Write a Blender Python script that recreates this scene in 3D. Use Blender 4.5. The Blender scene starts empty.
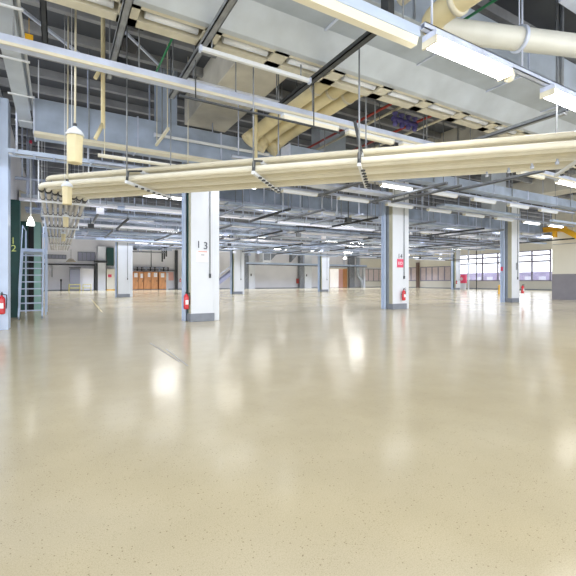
import bpy, math, random
from mathutils import Vector
random.seed(7)
SC = bpy.context.scene
COL = SC.collection
R3, R1 = math.cos(math.radians(30)), 0.5
CAMZ, F, CX, HY = 1.35, 400.0, 288.0, 281.0
CEIL = 7.4
ORD = ['first','second','third','fourth','fifth','sixth','seventh','eighth','ninth','tenth','eleventh','twelfth',
       'thirteenth','fourteenth','fifteenth','sixteenth','seventeenth','eighteenth','nineteenth','twentieth',
       'twenty-first','twenty-second','twenty-third','twenty-fourth','twenty-fifth','twenty-sixth','twenty-seventh','twenty-eighth','twenty-ninth','thirtieth']

# ---- measuring helpers: building axes X (along the ducts) and Y (along the pipe rack) ----
def ux(x, v):           # X at which a line of constant Y=v is seen at picture column x
    t = (x - CX) / F
    z = v / (R3 - R1 * t)
    return z * (R3 * t + R1)
def vx(x, u):           # Y at which a line of constant X=u is seen at picture column x
    t = (x - CX) / F
    z = u / (R1 + R3 * t)
    return z * (R3 - R1 * t)
def seen(u, v, h, m=14):
    X = u * R3 - v * R1; z = u * R1 + v * R3
    if z < 1: return False
    x = CX + F * X / z; y = HY - F * (h - CAMZ) / z
    return -m < x < 576 + m and -m < y < 576 + m

# ---- materials ----
MATS = {}
def mat(name, col, rough=0.5, metal=0.0, var=0.0, scale=3.0, emit=None, strength=0, coat=0, stretch=None, bump=0):
    if name in MATS: return MATS[name]
    m = bpy.data.materials.new(name); m.use_nodes = True
    nt = m.node_tree; b = nt.nodes['Principled BSDF']
    b.inputs['Base Color'].default_value = (*col, 1)
    b.inputs['Roughness'].default_value = rough
    b.inputs['Metallic'].default_value = metal
    if coat: b.inputs['Coat Weight'].default_value = coat
    if emit:
        b.inputs['Emission Color'].default_value = (*emit, 1)
        b.inputs['Emission Strength'].default_value = strength
    if var:
        tc = nt.nodes.new('ShaderNodeTexCoord'); mp = nt.nodes.new('ShaderNodeMapping')
        if stretch: mp.inputs['Scale'].default_value = stretch
        n = nt.nodes.new('ShaderNodeTexNoise'); n.inputs['Scale'].default_value = scale; n.inputs['Detail'].default_value = 6
        r = nt.nodes.new('ShaderNodeValToRGB')
        r.color_ramp.elements[0].position = 0.3; r.color_ramp.elements[1].position = 0.72
        r.color_ramp.elements[0].color = (*[c * (1 - var) for c in col], 1)
        r.color_ramp.elements[1].color = (*[min(1, c * (1 + var)) for c in col], 1)
        nt.links.new(tc.outputs['Object'], mp.inputs['Vector']); nt.links.new(mp.outputs['Vector'], n.inputs['Vector'])
        nt.links.new(n.outputs['Fac'], r.inputs['Fac']); nt.links.new(r.outputs['Color'], b.inputs['Base Color'])
        if bump:
            bp = nt.nodes.new('ShaderNodeBump'); bp.inputs['Strength'].default_value = bump
            nt.links.new(n.outputs['Fac'], bp.inputs['Height']); nt.links.new(bp.outputs['Normal'], b.inputs['Normal'])
    MATS[name] = m
    return m

GALV = mat('galvanised', (0.58, 0.64, 0.80), 0.38, 0.15, 0.2, 2.2)
GALVD = mat('duct_steel', (0.38, 0.455, 0.59), 0.45, 0.15, 0.25, 1.3)
PALE = mat('pale_duct', (0.50, 0.55, 0.61), 0.4, 0.15, 0.12, 1.6)
DUCT0 = mat('blue_duct', (0.44, 0.50, 0.58), 0.4, 0.2, 0.16, 1.2)
CREAM = mat('cream_paint', (0.72, 0.68, 0.54), 0.4, 0, 0.06, 3)
CREAMP = mat('cream_pipe', (0.70, 0.66, 0.53), 0.35, 0, 0.05, 4)
YELP = mat('yellow_pipe', (0.74, 0.65, 0.40), 0.4, 0, 0.08, 3)
CONC = mat('concrete_beige', (0.62, 0.60, 0.54), 0.8, 0, 0.14, 1.5)
DARKS = mat('dark_steel', (0.055, 0.06, 0.065), 0.45, 0.3, 0.25, 5)
MIDS = mat('mid_steel', (0.28, 0.30, 0.33), 0.45, 0.4, 0.2, 5)
BLACK = mat('black', (0.012, 0.012, 0.014), 0.5)
DECK = mat('ceiling_deck', (0.085, 0.095, 0.115), 0.6, 0.1, 0.25, 0.8)
RIB = mat('deck_rib', (0.30, 0.31, 0.33), 0.6, 0.1, 0.2, 2)
WHITE = mat('white_paint', (0.74, 0.77, 0.81), 0.35, 0, 0.03, 1.2)
WALLW = mat('wall_white', (0.84, 0.84, 0.88), 0.6, 0, 0.05, 0.4)
WALLB = mat('wall_beige', (0.82, 0.79, 0.68), 0.6, 0, 0.05, 0.4)
DADO = mat('dado_grey', (0.27, 0.26, 0.29), 0.5, 0, 0.06, 2)
PLINTH = mat('plinth_grey', (0.22, 0.24, 0.28), 0.5, 0, 0.12, 4)
BLUEP = mat('pale_blue_paint', (0.56, 0.66, 0.84), 0.4, 0, 0.05, 2)
OLIVE = mat('olive_shade', (0.50, 0.48, 0.36), 0.5, 0, 0.08, 2)
DGREEN = mat('dark_green', (0.012, 0.07, 0.062), 0.4, 0, 0.15, 2)
TEAL = mat('teal_panel', (0.30, 0.52, 0.48), 0.4, 0, 0.05, 2)
RED = mat('red_enamel', (0.62, 0.02, 0.03), 0.25, 0, 0, coat=0.4)
PINK = mat('pink_board', (0.86, 0.50, 0.44), 0.6)
PINKRED = mat('pink_red', (0.80, 0.08, 0.16), 0.4)
ORANGE = mat('orange_wood', (0.66, 0.31, 0.13), 0.5, 0, 0.18, 3, stretch=(1, 1, 0.3))
YELLOW = mat('crane_yellow', (0.84, 0.46, 0.02), 0.4, 0, 0.08, 3)
LIME = mat('number_yellow', (0.80, 0.92, 0.30), 0.5)
INK = mat('dark_ink', (0.05, 0.06, 0.09), 0.6)
PAPER = mat('paper', (0.92, 0.90, 0.93), 0.6)
GREENP = mat('green_conduit', (0.02, 0.26, 0.10), 0.4)
BLUEPI = mat('blue_conduit', (0.10, 0.18, 0.36), 0.4)
REDP = mat('red_pipe', (0.40, 0.05, 0.04), 0.4)
PURP = mat('manifold_blue', (0.10, 0.09, 0.30), 0.4)
BROWN = mat('brown_grille', (0.20, 0.17, 0.14), 0.6)
DIFF = mat('diffuser_white', (0.80, 0.84, 0.92), 0.35)
DIFFC = mat('diffuser_cream', (0.82, 0.78, 0.64), 0.35)
LIT = mat('lit_diffuser', (0.95, 0.95, 0.95), 0.3, emit=(1.0, 0.97, 0.92), strength=14)
LITW = mat('lit_bulb', (0.95, 0.95, 0.95), 0.3, emit=(1.0, 1.0, 0.92), strength=4)
BLINDS = mat('pinkish_blind', (0.80, 0.70, 0.72), 0.6, 0, 0.06, 2)
VIOLET = mat('violet_facade', (0.30, 0.27, 0.40), 0.6, 0, 0.2, 0.6)
RACKP = mat('rack_pipe', (0.58, 0.57, 0.55), 0.4, 0, 0.08, 3)
TROUGH = mat('trough_cream', (0.66, 0.63, 0.52), 0.5, 0, 0.1, 3)
LIT2 = mat('lit_tube', (0.95, 0.95, 0.95), 0.3, emit=(1.0, 0.98, 0.95), strength=45)
GLOW = mat('glowing_diffuser', (0.95, 0.95, 0.95), 0.3, emit=(0.92, 0.95, 1.0), strength=6)
PALET = mat('pale_trunking', (0.86, 0.87, 0.95), 0.4, 0, 0.06, 2)
MULL = mat('mullion_violet', (0.34, 0.32, 0.42), 0.5)
CREAMS = [CREAMP, mat('cream_pipe_shade', (0.60, 0.55, 0.41), 0.4, 0, 0.06, 4), mat('cream_pipe_pale', (0.80, 0.77, 0.66), 0.35, 0, 0.05, 4)]  # alternating tints put the shade between the pipes into their colour
STEELR = mat('recess_grey', (0.26, 0.30, 0.36), 0.5, 0, 0.1, 3)
FOIL = mat('foil_wrap', (0.78, 0.68, 0.42), 0.4, 0.1, 0.15, 6, bump=0.4)

def glass_mat():
    m = bpy.data.materials.new('window_glass'); m.use_nodes = True
    nt = m.node_tree; nt.nodes.remove(nt.nodes['Principled BSDF'])
    out = nt.nodes['Material Output']
    tr = nt.nodes.new('ShaderNodeBsdfTransparent'); tr.inputs['Color'].default_value = (0.97, 0.98, 1, 1)
    gl = nt.nodes.new('ShaderNodeBsdfGlossy'); gl.inputs['Roughness'].default_value = 0.02
    fr = nt.nodes.new('ShaderNodeFresnel'); fr.inputs['IOR'].default_value = 1.45
    mx = nt.nodes.new('ShaderNodeMixShader')
    nt.links.new(fr.outputs[0], mx.inputs[0]); nt.links.new(tr.outputs[0], mx.inputs[1]); nt.links.new(gl.outputs[0], mx.inputs[2])
    nt.links.new(mx.outputs[0], out.inputs['Surface'])
    return m
GLASS = glass_mat()

def floor_mat():
    m = bpy.data.materials.new('polished_screed'); m.use_nodes = True
    nt = m.node_tree; b = nt.nodes['Principled BSDF']; L = nt.links.new
    tc = nt.nodes.new('ShaderNodeTexCoord')
    def noise(s, d=5, ro=0.55):
        n = nt.nodes.new('ShaderNodeTexNoise'); n.inputs['Scale'].default_value = s; n.inputs['Detail'].default_value = d
        n.inputs['Roughness'].default_value = ro
        L(tc.outputs['Object'], n.inputs['Vector']); return n
    def ramp(src, p0, c0, p1, c1):
        r = nt.nodes.new('ShaderNodeValToRGB'); e = r.color_ramp.elements
        e[0].position, e[0].color, e[1].position, e[1].color = p0, (*c0, 1), p1, (*c1, 1)
        L(src, r.inputs['Fac']); return r
    def mix(mode, f, a, c):
        x = nt.nodes.new('ShaderNodeMix'); x.data_type = 'RGBA'; x.blend_type = mode
        x.inputs[0].default_value = f; L(a, x.inputs[6]); L(c, x.inputs[7]); return x
    big = ramp(noise(0.35).outputs['Fac'], 0.3, (0.53, 0.45, 0.285), 0.7, (0.61, 0.53, 0.355))
    med = ramp(noise(2.2, 8).outputs['Fac'], 0.3, (0.95, 0.95, 0.95), 0.7, (1.02, 1.02, 1.02))
    m1 = mix('MULTIPLY', 1.0, big.outputs[0], med.outputs[0])
    vo = nt.nodes.new('ShaderNodeTexVoronoi'); vo.inputs['Scale'].default_value = 36
    L(tc.outputs['Object'], vo.inputs['Vector'])
    sp = ramp(vo.outputs['Distance'], 0.10, (0.38, 0.34, 0.28), 0.17, (1, 1, 1))
    gate = ramp(noise(9, 3).outputs['Fac'], 0.40, (0, 0, 0), 0.55, (0.85, 0.85, 0.85))
    m2 = nt.nodes.new('ShaderNodeMix'); m2.data_type = 'RGBA'; m2.blend_type = 'MULTIPLY'
    L(gate.outputs[0], m2.inputs[0]); L(m1.outputs[2], m2.inputs[6]); L(sp.outputs[0], m2.inputs[7])
    vo2 = nt.nodes.new('ShaderNodeTexVoronoi'); vo2.inputs['Scale'].default_value = 95
    L(tc.outputs['Object'], vo2.inputs['Vector'])
    sp2 = ramp(vo2.outputs['Distance'], 0.12, (0.58, 0.54, 0.46), 0.26, (1, 1, 1))
    gate2 = ramp(noise(3.5, 6).outputs['Fac'], 0.38, (0.1, 0.1, 0.1), 0.66, (0.9, 0.9, 0.9))
    m2b = nt.nodes.new('ShaderNodeMix'); m2b.data_type = 'RGBA'; m2b.blend_type = 'MULTIPLY'
    L(gate2.outputs[0], m2b.inputs[0]); L(m2.outputs[2], m2b.inputs[6]); L(sp2.outputs[0], m2b.inputs[7]); m2 = m2b
    fine = ramp(noise(150, 2).outputs['Fac'], 0.35, (0.86, 0.85, 0.83), 0.62, (1.04, 1.04, 1.04))
    m3 = mix('MULTIPLY', 0.8, m2.outputs[2], fine.outputs[0])
    L(m3.outputs[2], b.inputs['Base Color'])
    rr = ramp(noise(0.8, 6).outputs['Fac'], 0.3, (0.17,) * 3, 0.7, (0.175,) * 3)
    L(rr.outputs[0], b.inputs['Roughness'])
    b.inputs['IOR'].default_value = 1.5
    return m
FLOORM = floor_mat()

# ---- mesh builder ----
def loc_of(o):
    p = Vector((0, 0, 0))
    while o is not None:
        p += Vector(o.location); o = o.parent
    return p
class MB:
    def __init__(s): s.v = []; s.f = []; s.sm = []
    def box(s, x0, x1, y0, y1, z0, z1):
        b = len(s.v)
        s.v += [(x0,y0,z0),(x1,y0,z0),(x1,y1,z0),(x0,y1,z0),(x0,y0,z1),(x1,y0,z1),(x1,y1,z1),(x0,y1,z1)]
        for q in ((0,3,2,1),(4,5,6,7),(0,1,5,4),(1,2,6,5),(2,3,7,6),(3,0,4,7)):
            s.f.append(tuple(b + i for i in q)); s.sm.append(False)
        return s
    def bar(s, p, q, w, h):
        p, q = Vector(p), Vector(q); d = (q - p).normalized()
        up = Vector((0, 0, 1)) if abs(d.z) < 0.95 else Vector((0, 1, 0))
        a = d.cross(up).normalized() * w / 2; c = a.cross(d).normalized() * h / 2
        b = len(s.v)
        for e in (p, q):
            for k in ((-1, -1), (1, -1), (1, 1), (-1, 1)):
                s.v.append(tuple(e + a * k[0] + c * k[1]))
        for r in ((0,1,2,3),(7,6,5,4),(0,4,5,1),(1,5,6,2),(2,6,7,3),(3,7,4,0)):
            s.f.append(tuple(b + i for i in r)); s.sm.append(False)
        return s
    def tube(s, path, r, n=12, radii=None, cap=True):
        path = [Vector(p) for p in path]; b = len(s.v); N = len(path)
        t0 = (path[1] - path[0]).normalized()
        up = Vector((0, 0, 1)) if abs(t0.z) < 0.9 else Vector((1, 0, 0))
        a = t0.cross(up).normalized()
        for i, p in enumerate(path):
            if i == 0: t = t0; k = 1
            elif i == N - 1: t = (path[-1] - path[-2]).normalized(); k = 1
            else:
                t1 = (path[i] - path[i-1]).normalized(); t2 = (path[i+1] - path[i]).normalized()
                t = (t1 + t2).normalized(); k = 1 / max(0.5, t.dot(t1))
            a = (a - t * a.dot(t)).normalized(); c = t.cross(a)
            rr = radii[i] if radii else r
            for j in range(n):
                an = 2 * math.pi * j / n
                s.v.append(tuple(p + (a * math.cos(an) + c * math.sin(an)) * rr))
        for i in range(N - 1):
            for j in range(n):
                s.f.append((b+i*n+j, b+i*n+(j+1)%n, b+(i+1)*n+(j+1)%n, b+(i+1)*n+j)); s.sm.append(True)
        if cap:
            s.f.append(tuple(b + j for j in reversed(range(n)))); s.sm.append(False)
            s.f.append(tuple(b + (N-1)*n + j for j in range(n))); s.sm.append(False)
        return s
    def lathe(s, c, prof, n=20):   # prof: (radius, z) bottom to top
        return s.tube([(c[0], c[1], c[2] + z) for _, z in prof], 0, n, [max(r, 1e-4) for r, _ in prof])
    def poly(s, pts, d):           # prism: polygon extruded by vector d
        b = len(s.v); n = len(pts); d = Vector(d)
        s.v += [tuple(p) for p in pts] + [tuple(Vector(p) + d) for p in pts]
        s.f.append(tuple(b + i for i in reversed(range(n)))); s.sm.append(False)
        s.f.append(tuple(b + n + i for i in range(n))); s.sm.append(False)
        for i in range(n):
            s.f.append((b+i, b+(i+1)%n, b+n+(i+1)%n, b+n+i)); s.sm.append(False)
        return s
    def build(s, name, m, parent=None, bevel=0, label=None):
        me = bpy.data.meshes.new(name)
        o0 = loc_of(parent)
        me.from_pydata([tuple(Vector(v) - o0) for v in s.v], [], s.f)
        me.polygons.foreach_set('use_smooth', s.sm)
        me.update()
        import bmesh
        bm = bmesh.new(); bm.from_mesh(me); bmesh.ops.recalc_face_normals(bm, faces=bm.faces); bm.to_mesh(me); bm.free()
        me.materials.append(m)
        o = bpy.data.objects.new(name, me); COL.objects.link(o)
        if parent is not None: o.parent = parent
        if bevel:
            bv = o.modifiers.new('bevel', 'BEVEL'); bv.width = bevel; bv.segments = 2; bv.limit_method = 'ANGLE'
        if label: o['label'] = label
        return o
def thing(name, label, cat, loc, group=None):
    o = bpy.data.objects.new(name, None); o.empty_display_size = 0.1
    COL.objects.link(o); o.location = loc
    o['label'] = label; o['category'] = cat
    if group: o['group'] = group
    return o
def tag(o, label, cat, group=None):
    o['label'] = label; o['category'] = cat
    if group: o['group'] = group
    return o
def struct(name, mb, m, bevel=0, parent=None):
    o = mb.build(name, m, parent, bevel)
    if parent is None: o['kind'] = 'structure'
    return o
def B(*a): return MB().box(*a)
def T(path, r, n=12): return MB().tube(path, r, n)
def text_mesh(name, s, size, m, parent, origin, xdir, zdir=(0, 0, 1), depth=0.004):
    cu = bpy.data.curves.new(name, 'FONT'); cu.body = s; cu.size = size; cu.extrude = depth; cu.align_x = 'CENTER'
    tmp = bpy.data.objects.new(name + '_tmp', cu); COL.objects.link(tmp)
    dg = bpy.context.evaluated_depsgraph_get()
    me = bpy.data.meshes.new_from_object(tmp.evaluated_get(dg))
    bpy.data.objects.remove(tmp); bpy.data.curves.remove(cu)
    xd, zd = Vector(xdir), Vector(zdir); nd = xd.cross(zd); o0 = loc_of(parent); og = Vector(origin)
    for v in me.vertices:
        c = v.co.copy(); v.co = og + xd * c.x + zd * c.y + nd * c.z - o0
    me.materials.clear(); me.materials.append(m)
    o = bpy.data.objects.new(name, me); COL.objects.link(o); o.parent = parent
    return o
def copy_tree(o, parent=None):
    c = o.copy(); COL.objects.link(c)
    if parent is not None: c.parent = parent
    for ch in list(o.children): copy_tree(ch, c)
    return c

# ======================= the setting =======================
struct('floor', B(-14, 63, -8, 65, -0.2, 0), FLOORM)
cb = B(-14, 63, -2, 65, CEIL, CEIL + 0.25)
struct('ceiling', cb, DECK)
k = 0
for i in range(40):
    v = 3.0 + i * 1.15
    o = struct('trim_%d' % (i + 1), B(-2.2 if v < 14 else -1.5, 62, v, v + 0.14, CEIL - 0.22, CEIL), RIB)
struct('wall_back', B(-1.7, 62.3, 64, 64.3, 0, CEIL), WALLW)
struct('wall_left', B(-1.8, -1.55, 14.4, 64, 0, CEIL), WALLW)
# window wall with openings
wr = MB()
Z0, Z1 = 1.35, 5.95
wr.box(62, 62.3, 14, 64, 0, Z0).box(62, 62.3, 14, 64, Z1, CEIL)
wr.box(62, 62.3, 47.4, 48.2, Z0, Z1)
wr.box(62, 62.3, 48.2, 62.6, 4.1, Z1).box(62, 62.3, 62.6, 64, Z0, Z1)
wr.box(62, 62.3, 55.3, 56.1, Z0, 4.1)
struct('wall_right', wr, WALLB)
struct('wall_inner', B(31.4, 31.7, -2, 15.7, 1.85, CEIL).box(31.7, 37, 15.4, 15.7, 0, CEIL), WALLB)
struct('trim_dado', B(31.39, 31.71, -2, 15.71, 0, 1.85), DADO)
def uend(v): return 34 if v < 23 else 39 if v < 35 else ux(452, v)
def ubeg(v): return ux(129, v) if v > 33 else -1.2
struct('baseboard_right', B(61.94, 62, 15, 64, 0, 0.12), PLINTH)
struct('baseboard_back', B(-1.5, 62, 63.96, 64, 0, 0.14), PLINTH)
struct('baseboard_left', B(-1.55, -1.51, 24.5, 64, 0, 0.14), PLINTH)

def window(n, u, v0, v1, z0, z1, nv, bars, tint):
    o = MB()
    w = 0.16
    o.box(u, u + .2, v0, v0 + w, z0, z1).box(u, u + .2, v1 - w, v1, z0, z1).box(u, u + .2, v0, v1, z0, z0 + w).box(u, u + .2, v0, v1, z1 - w, z1)
    for i in range(1, nv):
        c = v0 + (v1 - v0) * i / nv
        o.box(u + .03, u + .17, c - .11, c + .11, z0, z1)
    for z in bars: o.box(u + .05, u + .15, v0, v1, z - .12, z + .12)
    f = struct('window_%d' % n, o, MULL)
    g = B(u + .09, u + .11, v0 + .02, v1 - .02, z0 + .02, z1 - .02).build('pane', tint, f)
    return f
WGLASS = GLASS
window(1, 62.03, 15.5, 31.0, Z0, Z1, 6, (4.3, 5.2), WGLASS)
window(2, 62.03, 31.2, 47.4, Z0, Z1, 6, (4.3, 5.2), WGLASS)
window(3, 62.03, 48.2, 55.3, Z0, 4.1, 5, (), BLINDS)
window(4, 62.03, 56.1, 62.6, Z0, 4.1, 4, (), BLINDS)
# upper windows in the back wall
def back_window(n, x0, x1, z0, z1, m, nv=4, fm=MIDS):
    o = MB()
    a, b_ = ux(x0, 63.9), ux(x1, 63.9)
    o.box(a, b_, 63.9, 64, z0, z0 + .1).box(a, b_, 63.9, 64, z1 - .1, z1)
    for i in range(nv + 1):
        c = a + (b_ - a) * i / nv; o.box(c - .05, c + .05, 63.9, 64, z0, z1)
    f = struct('window_%d' % n, o, fm)
    B(a + .02, b_ - .02, 63.96, 63.99, z0 + .02, z1 - .02).build('pane', m, f)
MAUVE = mat('mauve_pane', (0.34, 0.35, 0.46), 0.3)
back_window(5, 44, 66, 4.4, 5.0, MAUVE, 6)
back_window(6, 78, 95, 4.2, 5.5, MAUVE, 4)
back_window(7, 363, 384, 1.3, 3.9, BLINDS, 4)
# door in the back wall, bright leaves given a glow of their own
a0, a1 = ux(329, 63.9), ux(348, 63.9)
d = struct('door_1', B(a0, a0 + .2, 63.85, 64, 0, 3.9).box(a1 - .2, a1, 63.85, 64, 0, 3.9).box(a0, a1, 63.85, 64, 3.75, 3.9), CREAM)
w_ = (a1 - a0 - .4) / 4
LITDOOR = mat('door_glow', (0.9, 0.88, 0.86), 0.3, emit=(1, 0.95, 0.92), strength=0.35)  # emission makes the pale leaves glow, no lamp behind them
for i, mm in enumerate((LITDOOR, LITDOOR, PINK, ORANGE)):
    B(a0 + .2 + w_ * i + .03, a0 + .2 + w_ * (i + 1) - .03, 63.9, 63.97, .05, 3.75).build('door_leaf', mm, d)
# neighbouring building seen through the windows
nb = thing('neighbouring_building', 'low violet-grey building outside beyond the tall windows', 'building', (76, 32, 0))
B(75, 80, -6, 62, -.2, 3.0).build('wall', VIOLET, nb)
for i in range(26): B(74.94, 75, -4 + i * 2.5, -2.8 + i * 2.5, 1.0, 2.2).build('window', mat('far_window', (0.5, 0.5, 0.6), 0.2), nb)
B(62.3, 90, -8, 66, -.3, -.02).build('forecourt', CONC)['kind'] = 'structure'

# ======================= columns =======================
def column(u, v, w, dep, label, face=None, rec=None):
    t = thing('column', label, 'column', (u, v, 0), 'white factory columns')
    top = CEIL - 1.0
    B(u, u + w * .78, v, v + dep, 0.26, top).build('shaft', face or WHITE, t, .012)
    B(u + w * .78, u + w, v + .06, v + dep, 0, top).build('side_casing', face or WHITE, t, .01)
    B(u - .03, u + w * .8, v - .03, v + dep, 0, .27).build('plinth', PLINTH, t, .012)
    B(u - .012, u, v + .02, v + dep * .36, .27, top).build('shaded_side', OLIVE, t, label='olive strip for the shaded shaft side')  # shaded side of the shaft put in as an olive strip
    B(u - .02, u, v + dep * .36, v + dep * .6, .27, top).build('recess', rec or DGREEN, t, label='grey recess' if rec else 'dark green recess')
    st = MB().box(u - .13, u - .0, v + dep * .92, v + dep, .0, top).box(u - .13, u, v + dep * .6, v + dep * .68, 0, top).box(u - .06, u, v + dep * .6, v + dep, 0, top)
    st.build('steel_flange', BLUEP, t, .006, 'pale blue steel flange')
    T([(u + w * .64, v - .025, top), (u + w * .64, v - .025, 1.6)], .018, 8).build('conduit', MIDS, t)
    B(u + w * .61, u + w * .67, v - .05, v, 1.45, 1.6).build('switch', DARKS, t)
    return t
c1 = column(3.82, 13.0, 1.0, .66, 'large white column bearing the number 13 and a white notice')
text_mesh('number', '1', .34, INK, c1, (4.07, 12.985, 2.45), (1, 0, 0)); text_mesh('number', '3', .34, INK, c1, (4.31, 12.985, 2.42), (1, 0, 0))
nt_ = B(4.0, 4.4, 12.985, 12.998, 1.98, 2.36).build('notice', PAPER, c1, label='white paper notice')
B(4.06, 4.36, 12.978, 12.985, 2.31, 2.35).build('heading', PINK, nt_)
B(4.15, 4.27, 12.978, 12.985, 2.21, 2.23).build('print_line', INK, nt_)
c2 = column(13.75, 13.9, 1.12, .66, 'white column bearing a red sign under a small dark 14', None, STEELR)
text_mesh('number', '14', .30, INK, c2, (14.21, 13.885, 2.44), (1, 0, 0))
rs = B(14.02, 14.42, 13.88, 13.898, 2.0, 2.40).build('sign', PINKRED, c2, label='red sign with white characters')
text_mesh('lettering', 'EID', .2, PAPER, rs, (14.22, 13.878, 2.13), (1, 0, 0))
c3 = column(24.7, 14.7, .92, .7, 'white column with blue side standing before the tall bright windows', None, STEELR)
sgn = MB().box(25.13, 25.24, 14.68, 14.7, 2.05, 2.5); sgn.build('sign', MIDS, c3)
c4 = column(4.37, 35.7, 1.15, .8, 'white column far left, standing before the orange wooden cupboards')
c5 = column(15.7, 38.2, 1.15, .8, 'white column just right of the number 13 column, further back')
c6 = column(29.0, 41.6, 1.15, .8, 'white column in the far middle beside the bright door')
c7 = column(54.0, 41.0, 1.1, .8, 'white column at the left end of the tall windows')
column(-2.2, 13.4, 1.03, .7, 'pale blue column cut off by the left edge of the photo', BLUEP)
# its exposed steel face
# small red label on third column's steel
B(24.56, 24.57, 15.2, 15.35, 2.0, 2.25).build('label_plate', PINKRED, c3)

for (u, lab) in ((3.6, 'beige concrete beam running over the number 13 column'), (13.6, 'beige concrete beam running over the column with the red sign'), (24.5, 'beige concrete beam over the column by the tall windows')):
    bm_ = B(u, u + 1.4, 7.2, 13.0 if u < 5 else 16, CEIL - .95, CEIL).build('concrete_beam', CONC, None, .02)
    tag(bm_, lab, 'beam', 'concrete beams over the columns')

# ======================= fire extinguishers =======================
def extinguisher(u, v, z, label, wall=(0, 1, 0)):
    t = thing('fire_extinguisher', label, 'fire extinguisher', (u, v, z), 'fire extinguishers')
    MB().lathe((u, v, z), [(.05, 0), (.082, .015), (.085, .04), (.085, .40), (.07, .45), (.03, .49), (.028, .52)], 20).build('cylinder', RED, t)
    MB().lathe((u, v, z + .515), [(.03, 0), (.03, .05)], 12).bar((u, v, z + .57), (u + .02, v - .12, z + .60), .025, .02).build('valve', DARKS, t)
    T([(u + .03, v, z + .54), (u + .11, v - .02, z + .52), (u + .115, v - .02, z + .4), (u + .1, v - .02, z + .15)], .013, 8).build('hose', BLACK, t)
    a = Vector((u, v, z)) + Vector((-.03, -.088, .18))
    B(u - .045, u + .045, v - .0875, v - .06, z + .16, z + .30).build('label_plate', PAPER, t)
    w = Vector(wall)
    MB().bar(Vector((u, v, z + .3)) + w * .05, Vector((u, v, z + .3)) + w * .13, .06, .06).build('bracket', MIDS, t)
    return t
extinguisher(3.69, 13.1, .42, 'red fire extinguisher at the foot of the number 13 column', (1, 0, 0))
extinguisher(14.33, 13.77, .42, 'red fire extinguisher on the column with the red sign')
extinguisher(-1.30, 13.27, .45, 'red fire extinguisher at the left edge of the photo')
extinguisher(25.73, 14.62, .55, 'red fire extinguisher on the right side of the column by the tall windows', (-1, .3, 0))
extinguisher(53.9, 40.85, .9, 'small red fire extinguisher on the far column by the tall windows')

# ======================= ducts and main services near the camera =======================
OVER = [(-.5, 16, 4.93, 6.17, 4.56), (-.5, 16, 6.17, 7.0, 4.2), (-.48, 9, 11.3, 12.12, 3.53), (5.8, 30, 9.93, 10.42, 3.56), (1.2, 37, 16.87, 17.93, 3.53), (-1, 40, 27.97, 28.93, 3.53),
        (3.6, 5.0, 7.2, 13.0, CEIL - .95 - 1.35), (13.6, 15.0, 7.2, 16, CEIL - .95 - 1.35), (24.5, 25.9, 7.2, 16, CEIL - .95 - 1.35), (2.45, 2.98, 11.5, 12.05, 3.5)]
def above(u, v, z0):      # what a hanger at (u, v) is fixed to: the underside of a duct or beam, else the ceiling
    z = CEIL
    for a, b_, c, d, h in OVER:
        if a - .02 < u < b_ + .02 and c < v < d and z0 < h + 1.35: z = min(z, h + 1.35)
    return z
def rod(mb, u, v, z0, z1=None, r=.012): mb.tube([(u, v, z0), (u, v, above(u, v, z0 + .02) if z1 is None else z1)], r, 6)
def hangers(t, pts, z0, m=MIDS, r=.014):
    for (u, v) in pts:
        mb = MB(); rod(mb, u, v, z0, None, r); mb.build('hanger', m, t)
def duct(label, u0, u1, v0, v1, z0, z1, m, step=1.8, hang=True, lip=True):
    t = thing('air_duct', label, 'duct', (u0, v0, z0))
    B(u0, u1, v0, v1, z0, z1).build('duct_body', m, t, .008)
    n = max(1, int((u1 - u0) / step))
    for i in range(n + 1):
        u = u0 + (u1 - u0) * i / n
        B(u - .02, u + .02, v0 - .025, v1 + .025, z0 - .025, z1 + .025).build('seam_flange', GALV, t)
    if hang: hangers(t, [(u0 + (u1 - u0) * (i + .5) / n, v0 - .03) for i in range(0, n, 2)], z0)
    return t
Hh = CAMZ
d0 = duct('large pale rectangular duct crossing the top right above the lit lamp', -.5, 16, 4.95, 6.15, 4.56 + Hh, 5.3 + Hh, DUCT0, 2.2)
MB().poly([(-.5, 5.9, 4.58 + Hh), (-.5, 6.3, 4.2 + Hh), (-.5, 6.42, 4.2 + Hh), (-.5, 6.42, 4.6 + Hh)], (16.5, 0, 0)).build('lower_lip', PALE, d0)
# slotted trough carrying tubes below the big duct
st = thing('slotted_trough', 'cream slotted trough with white tubes under the large pale duct', 'lighting trough', (0, 6.45, 4.2 + Hh))
tr = MB()
uu = -.5
while uu < 16:
    tr.box(uu, uu + .30, 6.42, 7.0, 4.2 + Hh, 4.25 + Hh); uu += 1.32
tr.box(-.5, 16, 6.42, 6.50, 4.2 + Hh, 4.25 + Hh).box(-.5, 16, 6.80, 7.0, 4.2 + Hh, 4.5 + Hh)
tr.build('trough', TROUGH, st)
B(-.5, 16, 6.42, 6.80, 4.47 + Hh, 4.5 + Hh).build('backing', BLACK, st)
for i in range(12):
    ua = -.5 + i * 1.32 + .39
    T([(ua, 6.66, 4.28 + Hh), (ua + .86, 6.66, 4.28 + Hh)], .085, 14).build('tube', DIFF, st)
hangers(st, [(i * 3 + 1, 6.97) for i in range(5)], 4.4 + Hh)
d1 = duct('blue-grey rectangular duct at left, passing in front of the number 13 column', -.48, 9, 11.4, 12.1, 3.6 + Hh, 4.42 + Hh, GALVD, 2.1)
B(-.48, 9, 11.32, 11.62, 3.53 + Hh, 3.6 + Hh).build('lit_underside', CREAM, d1, label='cream strip for the lit underside')  # the duct's lit underside put in as a cream strip
d1b = duct('slim pale blue duct hanging at right beyond the cream pipe bundle', 5.8, 30, 9.95, 10.4, 3.58 + Hh, 3.93 + Hh, GALVD, 2.4)
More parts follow.
